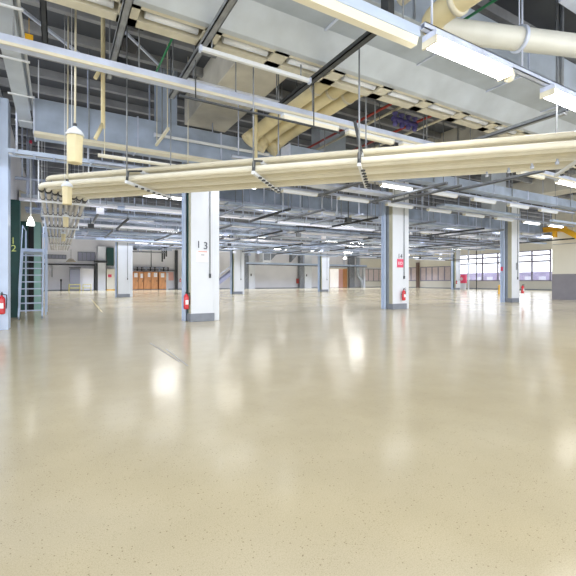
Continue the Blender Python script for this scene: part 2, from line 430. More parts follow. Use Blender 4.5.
d2 = duct('wide blue-grey duct crossing the hall just behind the first column row', 1.2, 37, 16.9, 17.9, 3.55 + Hh, 4.3 + Hh, GALVD, 3)
d3 = duct('blue-grey duct crossing the middle of the hall', -1, 40, 28.0, 28.9, 3.55 + Hh, 4.2 + Hh, GALVD, 4)
for (u0, u1, v0, v1, z0, lab) in ((2.45, 2.98, 11.5, 12.05, 4.42 + Hh, 'blue-grey riser rising from the left duct to the ceiling'),
                                  (8.75, 10.0, 12.7, 13.3, 3.7 + Hh, 'pale boxed riser above the middle of the cream pipe bundle'),
                                  (20.0, 21.3, 13.0, 13.6, 3.7 + Hh, 'pale boxed riser above right, left of the window column')):
    o = B(u0, u1, v0, v1, z0, CEIL).build('duct_riser', PALE if z0 < 5.1 else GALVD, None, .01)
    tag(o, lab, 'duct')

# white hopper box and branch at the top right
hp = thing('duct_hopper', 'pale sheet metal hopper at the top right corner', 'duct', (7.2, 3.2, 5.3 + Hh))
hb = MB()
b0 = [(7.0, 2.6), (8.6, 2.6), (8.6, 3.9), (7.0, 3.9)]; b1 = [(7.35, 2.95), (7.9, 2.95), (7.9, 3.5), (7.35, 3.5)]
hb.v += [(x, y, 5.6 + Hh) for x, y in b0] + [(x, y, 4.75 + Hh) for x, y in b1] + [(x, y, CEIL) for x, y in b0]
hb.f += [(4,5,6,7)] + [(i, (i+1)%4, 4+(i+1)%4, 4+i) for i in range(4)] + [(8+i, 8+(i+1)%4, (i+1)%4, i) for i in range(4)] + [(8,9,10,11)]
hb.sm += [False] * 10
hb.build('hopper_body', PALE, hp)
B(7.3, 7.95, 2.9, 3.55, 4.68 + Hh, 4.76 + Hh).build('collar', GALV, hp)

# large cream pipe with elbow, top right
def arc(c, a, b_, n=8):    # smooth corner: from c+a to c+b through control c
    c, a, b_ = Vector(c), Vector(a), Vector(b_)
    return [c + a * (1 - s) ** 2 + b_ * s ** 2 for s in [i / n for i in range(n + 1)]]
H = 4.28 + Hh
lp = thing('large_pipe', 'thick cream pipe elbowing across the top right corner', 'pipe', (5.3, 4.6, H))
path = [(5.3, 1.2, H), (5.3, 3.9, H)] + arc((5.3, 4.72, H), (0, -.5, 0), (.45, -.16, 0)) + [(10.5, 2.85, H)]
MB().tube(path[:8], .19, 24).build('yellow_length', YELP, lp, label='yellow length')
MB().tube(path[7:], .19, 24).build('pale_length', mat('pale_pipe', (.66, .66, .60), .35, 0, .05, 3), lp, label='pale length')
T([(5.3, 3.95, H), (5.3, 4.03, H)], .225, 24).build('flange', CREAMP, lp)
for s in (.28, .62):
    p = Vector((5.75, 4.56, H)).lerp(Vector((10.5, 2.85, H)), s); dd = Vector((4.75, -1.71, 0)).normalized()
    fo = MB().tube([p - dd * .03, p + dd * .03], .225, 24); rod(fo, p.x, p.y, H + .2); fo.build('clamp', GALV, lp)
for off, m, lab, r in ((-.42, CREAMP, 'slimmer cream pipe beside the thick cream pipe at top right', .12), (.36, BLUEPI, 'thin blue pipe beside the thick cream pipe at top right', .05), (.60, CREAMP, 'thin cream pipe outside the thin blue pipe at top right', .06), (.95, GREENP, 'thin green conduit at the top right', .025)):
    v1 = 4.9 if off < 0 else 4.0
    z = H + .35
    o = T([(5.3 + off, 1.0, z), (5.3 + off, 4.75, z)], r, 14).build('service_pipe', m)
    tag(o, lab, 'pipe')

# yellow pipes over the middle
for i, (u, v1) in enumerate(((5.35, 10.6), (5.82, 10.9), (6.3, 11.0))):
    t = thing('insulated_pipe', 'fat yellow insulated pipe above the bundle, %s of three from the left' % ORD[i], 'pipe', (u, 7, 4.6 + Hh), 'yellow insulated pipes')
    z = 4.62 + Hh
    MB().tube([(u, 7.0, z), (u, v1 - .5, z)] + arc((u, v1, z), (0, -.45, 0), (-.32, .1, -.3)) , .185, 20).build('pipe_body', YELP, t)
    for v in (7.9, 9.2): T([(u, v - .04, z), (u, v + .04, z)], .2, 20).build('band', CREAMP, t)
    MB().tube([(u - .32, v1 + .1, z - .3), (u - .5, v1 + .15, z - .52)], .2, 16, [.2, .24]).build('wrapped_end', FOIL, t)
    hangers(t, [(u, 8.0), (u, 9.6)], z + .18)

# red pipes and blue manifold in the dark gap above the bundle
t = thing('valve_manifold', 'dark blue valve manifold high up between red pipes', 'manifold', (9.2, 8.8, 5.0 + Hh))
cx_, cy_, cz_ = 9.0, 8.6, 4.75 + Hh
MB().tube([(cx_ - .5, cy_, cz_), (cx_ + .5, cy_, cz_)], .07, 12).build('body', PURP, t)
for k in range(4):
    MB().lathe((cx_ - .4 + k * .27, cy_, cz_ - .2), [(.05, 0), (.08, .06), (.05, .2), (.05, .34), (.09, .36), (.09, .4)], 12).build('valve', PURP, t)
hangers(t, [(cx_, cy_)], cz_)
for k, (du, m) in enumerate(((-.75, REDP), (-.35, CREAM), (.9, REDP), (1.4, CREAM))):
    o = T([(cx_ + du, 7.2, 5.05 + Hh), (cx_ + du, 13, 5.05 + Hh)], .04, 10).build('service_pipe', m)
    tag(o, ('dark red' if m is REDP else 'narrow cream') + ' pipe overhead ' + ('left' if du < 0 else 'right') + ' of the blue valve manifold', 'pipe')

# ---- dark cross struts and small battens ----
def strut(label, u, v0, v1, z, m, w=.09, hang=True, grp=None):
    t = thing('strut_channel', label, 'strut channel', (u, v0, z), grp)
    MB().box(u - w/2, u + w/2, v0, v1, z, z + .02).box(u - w/2, u - w/2 + .015, v0, v1, z, z + .09).box(u + w/2 - .015, u + w/2, v0, v1, z, z + .09).build('channel', m, t)
    if hang: hangers(t, [(u, v0 + .15), (u, v1 - .15)], z + .02)
    return t
strut('dark strut channel high at left, near the yellow hanging frame', .9, 5.2, 8.75, 4.05 + Hh, MIDS, .12)
strut('dark strut channel at upper left crossing under the slotted trough', 2.2, 4.2, 9.0, 4.05 + Hh, MIDS, .12)
strut('black strut channel crossing under the large pale duct', 4.45, 4.9, 8.3, 4.0 + Hh, DARKS, .12)
strut('grey strut channel at upper right meeting the lamp rail', 9.4, 4.4, 8.4, 3.6 + Hh, MIDS, .12)
strut('dark strut channel at left leading towards the ceiling ribs', -.2, 6.8, 9.4, 4.6 + Hh, DARKS, .1)
o = T([(1.85, 7.4, 4.5 + Hh), (1.85, 9.2, 4.5 + Hh)], .02, 8).build('conduit', GREENP); tag(o, 'thin green conduit between dark struts at upper left', 'conduit')

def tube_batten(label, u0, u1, v, z):
    t = thing('tube_batten', label, 'lamp', (u0, v, z))
    B(u0, u1, v - .035, v + .035, z, z + .07).build('housing', WHITE, t, .006)
    for u in (u0, u1): B(u - .02, u + .02, v - .045, v + .045, z - .02, z + .08).build('end_cap', GALV, t)
    hangers(t, [(u0 + .2, v), (u1 - .2, v)], z + .07)
    return t
tube_batten('slim white batten hanging just below the slotted trough', 2.1, 4.3, 6.6, 3.9 + Hh)
tube_batten('slim white batten just behind the first long lamp trunking', 2.25, 4.6, 8.15, 4.1 + Hh)
tube_batten('slim white batten on the front of the left blue-grey duct', 2.3, 5.8, 11.25, 3.95 + Hh)
o = T([(1.9, 7.2, 3.33 + Hh), (5.5, 7.2, 3.33 + Hh)], .025, 8)
rod(o, 2.2, 7.2, 3.33 + Hh); rod(o, 4.8, 7.2, 3.33 + Hh)
tag(o.build('conduit', DARKS), 'thin black conduit hanging below the first long lamp trunking', 'conduit')

# ======================= lamp rails and battens =======================
def lamp_proto(name, dm, L=1.5, w=.17):
    t = thing(name, '', 'lamp', (0, 0, 0))
    B(0, L, -w/2, w/2, -.06, 0).build('housing', WHITE, t, .005)
    MB().poly([(.03, -w/2 + .005, -.06), (.03, -w/2 + .03, -.13), (.03, w/2 - .03, -.13), (.03, w/2 - .005, -.06)], (L - .06, 0, 0)).build('diffuser', dm, t)
    e = MB().poly([(0, -w/2, -.062), (0, -w/2 + .025, -.135), (0, w/2 - .025, -.135), (0, w/2, -.062)], (.03, 0, 0)); e.build('end_cap', CREAM, t)
    e = MB().poly([(L - .03, -w/2, -.062), (L - .03, -w/2 + .025, -.135), (L - .03, w/2 - .025, -.135), (L - .03, w/2, -.062)], (.03, 0, 0)); e.build('end_cap', CREAM, t)
    return t
PROTO = {}
USED = set()
def place_lamp(kind, u, v, z, label, group):
    if kind not in PROTO:
        PROTO[kind] = lamp_proto('fluorescent_batten', {'lit': LIT, 'lit2': LIT2, 'glow': GLOW, 'off': DIFF, 'cream': DIFFC}[kind])
        o = PROTO[kind]
    else:
        o = copy_tree(PROTO[kind])
    o.location = (u, v, z); o['label'] = label; o['group'] = group
    return o
def lamp_rail(label, v, z, u0, u1, step=2.6, w=.10, h=.09, m=GALV):
    t = thing('lamp_rail', label, 'lamp rail', (u0, v, z), 'lamp rails')
    MB().box(u0, u1, v - w/2, v + w/2, z + h - .015, z + h).box(u0, u1, v - w/2, v - w/2 + .015, z, z + h).box(u0, u1, v + w/2 - .015, v + w/2, z, z + h).box(u0, u1, v - w/2, v + w/2, z, z + .012).build('rail', m, t)
    n = max(2, int((u1 - u0) / step))
    hangers(t, [(u0 + .2 + (u1 - u0 - .4) * i / n, v) for i in range(n + 1)], z + h, GALV, .028 if v > 14 else .018)
    return t
# rail 0: top right, the big lit lamps
lamp_rail('lamp rail at top right carrying the two large lit lamps', 4.06, 3.66 + Hh, 4.6, 12, 2.2)
uL = 4.75
for i, u in enumerate((ux(429, 4.06), ux(547, 4.06))):
    t = thing('fluorescent_batten', ('large lit white batten at top right, nearest the viewer', 'lit white batten at the right edge, second along the top right rail')[i], 'lamp', (u, 4.06, 3.66 + Hh), 'lamps on the top right rail')
    L = 1.9 if i == 0 else 2.0
    B(u, u + L, 3.93, 4.19, 3.56 + Hh, 3.66 + Hh).build('housing', GALV, t, .006)
    MB().poly([(u + .03, 3.94, 3.56 + Hh), (u + .03, 3.97, 3.47 + Hh), (u + .03, 4.15, 3.47 + Hh), (u + .03, 4.18, 3.56 + Hh)], (L - .06, 0, 0)).build('diffuser', LIT, t)
    for uu in (u, u + L - .03): B(uu, uu + .03, 3.93, 4.19, 3.46 + Hh, 3.57 + Hh).build('end_cap', CREAM, t)
u = ux(505, 4.06) + .12
tag(MB().lathe((u, 4.06, 3.42 + Hh), [(.02, 0), (.07, .03), (.09, .1), (.07, .2), (.04, .24)], 14).build('junction_bulb', DIFFC), 'small cream bulb-shaped fitting between the two lit lamps', 'fitting')
# trunking at the very top (cream sided)
t = thing('lamp_trunking', 'pale trunking with cream lamp strip crossing the top centre', 'lamp trunking', (0, 4.55, 3.8 + Hh), 'lamp trunkings')
B(1.2, 4.97, 4.42, 4.64, 3.86 + Hh, 4.02 + Hh).build('trunking', BLUEP, t, .008)
MB().poly([(1.2, 4.44, 3.86 + Hh), (1.2, 4.48, 3.75 + Hh), (1.2, 4.60, 3.75 + Hh), (1.2, 4.62, 3.86 + Hh)], (3.75, 0, 0)).build('diffuser', DIFFC, t)
hangers(t, [(1.6, 4.53), (4.7, 4.53)], 4.0 + Hh)
B(4.3, 4.42, 4.44, 4.6, 4.0 + Hh, CEIL).build('drop_post', DARKS, t)
# trunking 1
t = thing('lamp_trunking', 'long pale trunking crossing the whole picture from left to right', 'lamp trunking', (0, 7.7, 3.7 + Hh), 'lamp trunkings')
B(-1.5, 17.5, 7.60, 7.80, 3.70 + Hh, 3.86 + Hh).build('trunking', GALV, t, .01)
B(-1.5, 17.5, 7.57, 7.60, 3.68 + Hh, 3.73 + Hh).build('lower_edge', CREAM, t)
hangers(t, [(-.6 + i * 1.9, 7.7) for i in range(10)], 3.85 + Hh)
for i in range(12):
    ub = 3.9 + i * 1.12
for i, u in enumerate((4.3, 6.1, 7.9, 9.7, 11.5, 13.3, 15.7)):
    place_lamp('lit' if i == 6 else 'cream', u, 7.7, 3.70 + Hh, ('lit lamp at the right edge under the long trunking' if i == 6 else 'cream unlit batten under the long trunking, %s from the left' % ORD[i]), 'lamps under the long trunking')
    
ROWS = [(10.4, 3.42), (12.4, 3.28), (15.9, 3.35), (19.4, 3.4), (22, 3.4), (24.3, 3.45), (27, 3.4), (30.4, 3.45), (33.6, 3.4), (37.2, 3.45), (40.3, 3.4)]
BRIGHT = {24.3: [ux(166, 24.3) - .75, False], 27: [ux(357, 27) - .75, False], 19.4: [ux(228, 19.4) - .75, False]}
def near_col(u, v):
    return any(a - .4 < u < b_ + .3 and c - .3 < v < d + .3 for a, b_, c, d in ((3.6, 4.9, 12.9, 13.8), (13.6, 15, 13.8, 14.7), (24.5, 25.7, 14.6, 15.5), (4.2, 5.6, 35.6, 36.6), (15.5, 17, 38.1, 39.1), (28.8, 30.3, 41.5, 42.5), (53.8, 55.2, 40.9, 41.9)))
for r, (v, h) in enumerate(ROWS):
    ulo = max(-1.3, -.1 * v - .3, ubeg(v)); uhi = min(uend(v) if v > 15.8 else 30.8, 2.2 * v)
    if v == 10.4: ulo = 4.2
    if v == 12.4: ulo = .9
    z = h + Hh
    lamp_rail('galvanised lamp rail, %s rail beyond the cream pipe bundle' % ORD[r], v, z, ulo, uhi, 3.2 if v < 30 else 6)
    step = 2.5 if v < 20 else (3.3 if v < 35 else 4.6)
    if v > 50: step = 6.5
    u = ulo + .5 + (r % 3) * .5; n = 0
    while u < uhi - 1.6:
        if seen(u + .75, v, z, -2):
            X = (u + .75) * R3 - v * R1; zz = (u + .75) * R1 + v * R3; px = CX + F * X / zz
            bright = False
            if v in BRIGHT and abs(u - BRIGHT[v][0]) < 2.2:
                if BRIGHT[v][1]: u += step; continue
                u = BRIGHT[v][0]; BRIGHT[v][1] = True; bright = True
            lit = v == 19.4 and bright
            if lit: bright = False
            lit = lit or (abs(v - 24.3) < .1 and (100 < px < 118 or 348 < px < 390)) or (v > 22 and random.random() < .25)
            kind = 'lit2' if bright else 'lit' if lit else random.choice(('off', 'glow', 'cream', 'glow') if v > 14 else ('off', 'glow', 'off'))
            word = {'lit': 'lit', 'lit2': 'brightly lit', 'glow': 'glowing', 'off': 'plain white', 'cream': 'plain cream'}[kind]
            place_lamp(kind, u, v, z, '%s batten on the %s lamp rail past the bundle, %s from the left' % (word, ORD[r], ORD[min(n, 23)]), 'fluorescent battens under the far ceiling')
            n += 1
        u += step

# ---- cable trays along the hall ----
def tray(label, u0, u1, v0, v1, z, m=GALV, step=3.4):
    t = thing('cable_tray', label, 'cable tray', (u0, v0, z), 'cable trays')
    mb = MB().box(u0, u1, v0, v0 + .02, z, z + .11).box(u0, u1, v1 - .02, v1, z, z + .11)
    k = u0 + .1
    while k < u1:
        mb.box(k, k + .05, v0, v1, z + .01, z + .03); k += .45 if v0 < 25 else .9
    mb.build('ladder', m, t)
    n = max(2, int((u1 - u0) / step))
    hangers(t, [(u0 + .2 + (u1 - u0 - .4) * i / n, vv) for i in range(n + 1) for vv in (v0 + .01, )], z + .05, GALV, .028)
    for j in range(3):
        vv = v0 + .1 + j * (v1 - v0 - .2) / 2
        T([(u0, vv, z + .05), (u1, vv, z + .05)], .022, 6).build('cable', (DARKS, MIDS, WHITE)[j], t)
    return t
TR = [(13.0, 13.0 - .45, 2.2)]
tray('short pale tray at left under the blue-grey duct', -1.1, 2.6, 12.45, 12.85, 3.3 + Hh, BLUEP)
for i, (v, z) in enumerate(((16.2, 3.15), (18.4, 3.25), (20.6, 3.1), (23.1, 3.2), (25.6, 3.15), (29.4, 3.2), (32, 3.1), (34.8, 3.2), (39.4, 3.15))):
    tray('ladder cable tray crossing the hall, %s beyond the first column row' % ORD[i], max(ubeg(v), -.1 * v + .3) if v > 17 else 5.4, min(uend(v) - .7, 2.0 * v), v, v + .42, z + Hh, (GALV, PALE, GALVD)[i % 3], 4 if v < 30 else 7)

# ---- closed pale cable trunkings filling the rows ----
rt = random.Random(11); cnt = {}
for v, h in ((11.3, 3.2), (14.95, 3.0), (17.4, 2.95), (20.1, 3.3), (21.3, 3.0), (23.7, 3.0), (26.3, 3.25), (27.6, 3.0), (29.9, 3.0), (31.3, 3.3), (33, 3.0), (36.9, 3.1), (40.0, 3.0)):
    u = 5.9 if v < 15 else max(ubeg(v), -.1 * v + .2); um = min(uend(v), 2 * v) if v > 15 else 28
    row_ = len(cnt); j = 0
    while u < um - 2:
        L = rt.uniform(3, 8); e = min(u + L, um)
        if v == 14.95 and (u < 14.9 < e or 13.5 < u < 15): u = 15.2; continue
        if v == 14.95 and e > 24.4: break
        wd = rt.choice((.18, .3, .45)); z = h + Hh + rt.uniform(-.05, .12)
        t = thing('cable_trunking', '%s closed trunking from the left in the %s row of trunkings' % (ORD[j], ORD[row_]), 'trunking', (u, v, z), 'closed trunkings under the far ceiling')
        B(u, e, v, v + wd, z, z + .1).build('trunking_body', rt.choice((PALET, PALET, BLUEP, GALV, GALVD)), t)
        for uu in (u + .4, e - .4):
            mb = MB(); rod(mb, uu, v + wd / 2, z + .1); mb.build('hanger', MIDS, t)
        j += 1; u = e + rt.choice((.3, .3, 1.5, 3))
    cnt[v] = j
rj = random.Random(5)
for i in range(26):
    v = 14.9 + i * .95; u = min(rj.uniform(.05, 1.25) * v, uend(v) - 1); u = max(u, ubeg(v) + .5)
    if near_col(u, v): u += 1.6
    z = 2.62 + Hh + rj.uniform(0, .2)
    mb = MB().box(u - .14, u + .14, v - .08, v + .08, z, z + .22); rod(mb, u, v, z + .22, None, .022)
    tag(mb.build('junction_box', (DARKS, GALV, MIDS, PALET)[i % 4]), 'small %s box on a rod under the far ceiling, %s going back' % (('black', 'pale', 'grey', 'white')[i % 4], ORD[i]), 'junction box', 'junction boxes under the far ceiling')
# ---- cross struts (running away from the viewer) under rails ----
n = 0
cross = []
for u in (1.6, 2.9, 6.4, 8.2, 9.8, 11.4, 12.8, 16.6, 18.6, 20.6, 22.8, 27.2, 30.8, 34.5, 38.5, 43, 48, 53):
    segs = ((14.2, 18.2), (20.0, 24.8), (26.2, 31.2), (32.6, 38))
    for s, (a, b_) in enumerate(segs):
        if u < 4 and s == 0: continue
        a += random.uniform(-.5, .5); b_ += random.uniform(-.6, .6)
        if not (seen(u, a, 4.4) or seen(u, b_, 4.4)): continue
        if u > uend(b_) - 1 or u < ubeg(b_): continue
        cross.append((u, a, b_, s))
for k, (u, a, b_, s) in enumerate(cross):
    row = [c for c in cross if c[3] == s]
    j = row.index((u, a, b_, s))
    strut('%s cross strut from the left in the %s bay beyond the columns' % (ORD[j], ORD[s]), u, a, b_, 2.98 + Hh - (k % 3) * .05, (MIDS, GALV, DARKS)[k % 3], .075, True, 'cross struts under the far ceiling')
# cross struts just behind the bundle
for i, (x0, y0, L) in enumerate(((322, 196, 3.2), (372, 203, 3.6), (392, 203, 3.2), (455, 192, 3.0))):
    h = 3.15; t_ = (x0 - CX) / F; z = F * h / (HY - y0); uu = z * (R3 * t_ + R1); vv = z * (R3 - R1 * t_)
    strut('%s short strut hanging behind the cream pipe bundle, left to right' % ORD[i], uu, vv - L, vv, h + Hh, MIDS, .09, True, 'short struts behind the bundle')
# diagonal/long dark pipes on the right, and conduits
for i, (v, z, u0, u1) in enumerate(((18.9, 2.9, 16, 31), (19.3, 2.75, 17, 32))):
    mb = T([(u0, v, z + Hh), (u1, v, z + Hh)], .05, 10)
    for k in range(6): rod(mb, u0 + 1 + (u1 - u0 - 2) * k / 5, v, z + Hh)
    tag(mb.build('dark_pipe', DARKS), '%s dark pipe running behind the window column at right' % ('upper' if i == 0 else 'lower'), 'pipe')
cnd = []
for i in range(26):
    v = 14.9 + i * 1.75 + random.uniform(-.3, .3)
    if v > 40.8: break
    if 34.9 < v < 36.8 or 40.9 < v < 42.6 or 37.7 < v < 39.3: continue
    u0 = max(ubeg(v), random.uniform(-.1, .8) * v); u1 = min(uend(v), u0 + random.uniform(6, 16))
    if u1 - u0 < 3: continue
    if 12.8 < v < 15.6: u0 = max(u0, 5.2); u1 = min(u1, 13.4)
    cnd.append((v, u0, u1))
for i, (v, u0, u1) in enumerate(cnd):
    z = 2.9 + Hh + random.uniform(0, .5)
    mb = T([(u0, v, z), (u1, v, z)], random.choice((.03, .045, .06)), 8)
    rod(mb, u0 + .3, v, z); rod(mb, u1 - .3, v, z)
    tag(mb.build('conduit', random.choice((WHITE, GALV, DARKS, BLUEP))), '%s thin conduit along the hall ceiling, counting from the first columns back' % ORD[i], 'conduit', 'conduits under the far ceiling')

# ======================= the diagonal bundle of cream pipes and the rack =======================
S = math.sqrt(.5)
def diag(n, d): return (n * S + d * S, n * S - d * S)      # n away from viewer, d to the right
NL = 8
pipes = []
for tier, (n0, pitch, num, h) in enumerate(((7.75, .197, 8, 2.3), (8.25, .197, 6, 2.62))):
    for i in range(num):
        nn = n0 + pitch * i
        u = -.34 + 1.02 * (i if tier == 0 else i + 1) / 7
        vt = nn / S - u
        z = h + Hh
        end = diag(nn, 7.5)
        L0 = Vector((u, vt, z)); a = Vector((0, 1, 0)); b_ = Vector((S, -S, 0))
        lab = 'cream pipe in the %s tier of the diagonal bundle, %s from its near edge' % ('lower' if tier == 0 else 'upper', ORD[i])
        r = .064 if tier == 0 else .062
        t = thing('process_pipe', lab, 'pipe', (u, vt, z), 'cream pipes of the diagonal bundle')
        path = [(u, vt + .45, z)] + arc(L0, a * .2, b_ * .2, 6) + [(end[0], end[1], z)]
        MB().tube(path, r, 14).build('bundle_run', CREAMS[(i * 2 + tier) % 3], t)
        T([(u, vt + .55, z), (u, 34 if tier == 0 else 28, z)], r * .82, 12).build('rack_run', RACKP, t, label='pale grey stretch on the rack')
        T([(u, vt + .32, z), (u, vt + .56, z)], r * 1.12, 14).build('coupling', BLACK, t, label='black coupling')
def bracket(label, d, tall=False):
    t = thing('pipe_bracket', label, 'pipe bracket', (*diag(8.4, d), 2.1 + Hh), 'brackets of the pipe bundle')
    for (na, nb, h) in ((7.55, 9.4, 2.3), (8.1, 9.4, 2.66)):
        p = diag(na, d); q = diag(nb, d); z = h + Hh - .125
        MB().bar((*p, z), (*q, z), .06, .06).build('crossbar', WHITE, t)
        for k in range(7):
            c = diag(na + .3 + (nb - na - .5) * k / 6, d + .05)
            B(c[0] - .03, c[0] + .03, c[1] - .03, c[1] + .03, z - .055, z - .025).build('clamp_bolt', DARKS, t)
    for n_ in (7.58, 9.36):
        c = diag(n_, d)
        mb = MB().tube([(*c, 2.15 + Hh), (*c, above(c[0], c[1], 2.8 + Hh))], .016, 8); mb.build('hanger', MIDS, t)
    mb = MB().bar((*diag(7.58, d), 2.2 + Hh), (*diag(7.62, d), 2.42 + Hh), .05, .05).bar((*diag(7.62, d), 2.42 + Hh), (*diag(8.12, d), 2.56 + Hh), .04, .04)
    if tall: mb.bar((*diag(8.12, d), 2.56 + Hh), (*diag(7.95, d - .12), 3.15 + Hh), .045, .045)
    mb.build('brace', DARKS, t)
for lab, d in (('white bracket at the left end of the diagonal bundle', -5.7), ('bracket of the diagonal bundle right of the number 13 column', -2.75), ('bracket of the diagonal bundle in the middle of the picture', -.65), ('bracket of the diagonal bundle on the right, left of the valve stubs', 3.2), ('bracket of the diagonal bundle at the right edge', 5.45)):
    bracket(lab, d, d in (-.65, 3.2))
tv = [(i, diag(7.7 + i * .2, 3.9 - .35 * i)) for i in range(7)]
for i, c in tv:
    o = MB().lathe((c[0], c[1], 2.12 + Hh), [(.03, 0), (.035, .05), (.02, .06), (.02, .1)], 10).build('drain_stub', GALV)
    tag(o, 'small grey drain stub under the bundle at right, %s from the right' % ORD[i], 'fitting', 'drain stubs under the bundle')
for i, v in enumerate((12.9, 15.7, 19.2, 23.5, 28)):
    t = thing('rack_frame', 'white cross frame under the receding pipe rack, %s from the viewer' % ORD[i], 'pipe bracket', (.17, v, 2.1 + Hh), 'frames of the pipe rack')
    MB().bar((-.45, v, 2.19 + Hh), (.8, v, 2.19 + Hh), .05, .05).build('crossbar', WHITE, t)
    for u in (-.44, .79): MB().bar((u, v, 2.17 + Hh), (u, v, CEIL), .03, .03).build('post', WHITE, t)
    mb = MB()
    for k in range(8):
        u = -.34 + 1.02 * k / 7; mb.tube([(u, v - .03, 2.3 + Hh), (u, v + .03, 2.3 + Hh)], .066, 12)
    mb.build('pipe_clamp', DARKS, t)

# ======================= left side: beam, frame, pendants =======================
t = thing('side_beam', 'grey steel beam at the upper left running into the hall', 'beam', (-.72, 4, 4.2 + Hh))
MB().box(-.88, -.58, 2.5, 13.1, 4.2 + Hh, 4.24 + Hh).box(-.75, -.71, 2.5, 13.1, 4.24 + Hh, 4.7 + Hh).box(-.88, -.58, 2.5, 13.1, 4.7 + Hh, 4.74 + Hh).build('steel_section', PALE, t)
T([(-.52, 2.5, 4.3 + Hh), (-.52, 13, 4.3 + Hh)], .03, 8).build('conduit', WHITE, t)
mb = MB()
for k in range(6): mb.bar((-.95, 4 + k * 1.7, 4.18 + Hh), (-.45, 4 + k * 1.7, 4.18 + Hh), .04, .03)
mb.build('clip', WHITE, t)
hangers(t, [(-.73, 5), (-.73, 9), (-.73, 12.5)], 4.7 + Hh)

t = thing('pipe_support', 'cream yellow pipe frame hanging under the long trunking at left', 'frame', (1.2, 9.6, 3.1 + Hh))
uf = ux(103, 9.6)
MB().tube([(uf, 9.6, CEIL), (uf, 9.6, 3.35 + Hh)], .045, 10).build('pole', YELP, t)
MB().tube([(uf, 9.6, 3.45 + Hh), (uf - .16, 9.5, 3.05 + Hh)], .04, 10).build('brace', YELP, t)
MB().tube([(uf, 9.6, 4.75 + Hh), (uf - .16, 9.5, 4.35 + Hh)], .04, 10).build('brace', YELP, t)
t2 = T([(ux(98, 10.7), 10.7, 3.05 + Hh), (ux(192, 10.7), 10.7, 3.05 + Hh)], .045, 10)
rod(t2, ux(100, 10.7) + .1, 10.7, 3.05 + Hh); rod(t2, ux(188, 10.7), 10.7, 3.05 + Hh)
tag(t2.build('rail_pipe', CREAM), 'cream horizontal pipe below the blue-grey duct at left', 'pipe')
o = T([(ux(256, 10.3), 10.3, 2.95 + Hh), (ux(256, 10.3), 10.3, CEIL)], .045, 10).build('support_post', YELP); tag(o, 'thin yellow post hanging above the left part of the pipe bundle', 'post')
o = MB().bar((2.35, 9.9, 3.72 + Hh), (2.35, 11.3, 3.72 + Hh), .06, .06)
rod(o, 2.35, 10.0, 3.72 + Hh); rod(o, 2.35, 11.2, 3.72 + Hh)
tag(o.build('cross_arm', CREAM), 'short cream cross arm in front of the left blue-grey duct', 'bracket')

def pendant(u, v, zb, w, label, ztop):
    t = thing('capsule_pendant', label, 'hanging box', (u, v, zb), 'hanging cream capsules over the pipe rack')
    r = w / 2; hgt = w * 2.1
    MB().lathe((u, v, zb), [(r * .86, 0), (r * .9, .01), (r * 1.0, hgt * .72), (r * 1.0, hgt * .8)], 6).build('body', YELP, t, .01)
    MB().lathe((u, v, zb + hgt * .8), [(r * 1.03, 0), (r * 1.03, hgt * .06), (r * .8, hgt * .15), (r * .3, hgt * .24), (r * .14, hgt * .3)], 12).build('cap', WHITE, t)
    T([(u, v, zb + hgt * 1.08), (u + .02, v, ztop)], .017, 8).build('cord', CREAM, t)
    T([(u - .05, v, zb + hgt * 1.02), (u - .05, v, ztop)], .006, 6).build('cable', WHITE, t)
    T([(u, v, zb + hgt * 1.08), (u, v, zb + hgt * 1.16)], .03, 10).build('hook', DARKS, t)
pendant(.27, 7.9, 2.05 + Hh, .285, 'largest cream capsule with white cap hanging on a cord at left', CEIL)
pendant(.20, 10.35, 1.73 + Hh, .235, 'second cream capsule with white cap, hanging below the largest one', CEIL)
pendant(.24, 14.6, 1.72 + Hh, .19, 'third cream capsule, hanging under the pipe rack', 2.2 + Hh)
pendant(.24, 20.2, 1.75 + Hh, .19, 'fourth and smallest cream capsule under the pipe rack', 2.2 + Hh)
# lit reflector lamp
t = thing('reflector_lamp', 'small lit cone lamp hanging on a long white rod at far left', 'lamp', (-.74, 15.4, 1.8 + Hh))
u, v = -.74, 15.4
T([(u, v, 2.05 + Hh), (u, v, 4.5 + Hh)], .022, 8).build('rod', WHITE, t)
MB().tube([(u, v, 4.5 + Hh), (u, v, CEIL)], .012, 6).build('hanger', MIDS, t)
MB().lathe((u, v, 1.8 + Hh), [(.11, 0), (.115, .04), (.07, .2), (.035, .27)], 16).build('shade', LITW, t)
MB().lathe((u, v, 4.46 + Hh), [(.03, 0), (.05, .04), (.03, .1)], 10).build('joint', PINKRED, t)
# brown dome
t = thing('dome_lamp', 'brown shallow dome lamp hanging before the far left wall', 'lamp', (-1, 34, 1.3 + Hh))
u, v = ux(71, 33), 33
MB().lathe((u, v, 1.38 + Hh), [(.33, 0), (.30, .06), (.18, .2), (.05, .26)], 20).build('shade', mat('dome_brown', (.25, .22, .16), .3), t)
T([(u, v, 1.62 + Hh), (u, v, 2.3 + Hh)], .012, 6).build('cord', DARKS, t)

mb = MB().tube([(9.4, 4.5, 3.6 + Hh), (9.4, 4.5, CEIL)], .035, 10).box(9.34, 9.46, 4.44, 4.56, 3.56 + Hh, 3.62 + Hh)
tag(mb.build('drop_post', MIDS), 'grey drop post at the right, holding the strut near the lit lamps', 'post')
for i, (x, v) in enumerate(((283, 14.6), (264, 15.3), (243, 16.4), (322, 14.4), (337, 15.1), (359, 13.4))):
    u = ux(x, v)
    mb = MB().tube([(u, v, 2.85 + Hh), (u, v, above(u, v, 2.9 + Hh))], .03, 8).box(u - .06, u + .06, v - .25, v + .25, 2.82 + Hh, 2.87 + Hh)
    tag(mb.build('drop_rod', GALV), 'pale drop rod with a foot behind the pipe bundle, %s of six in the middle' % ORD[(2, 1, 0, 3, 4, 5)[i]], 'hanger rod', 'drop rods behind the bundle')
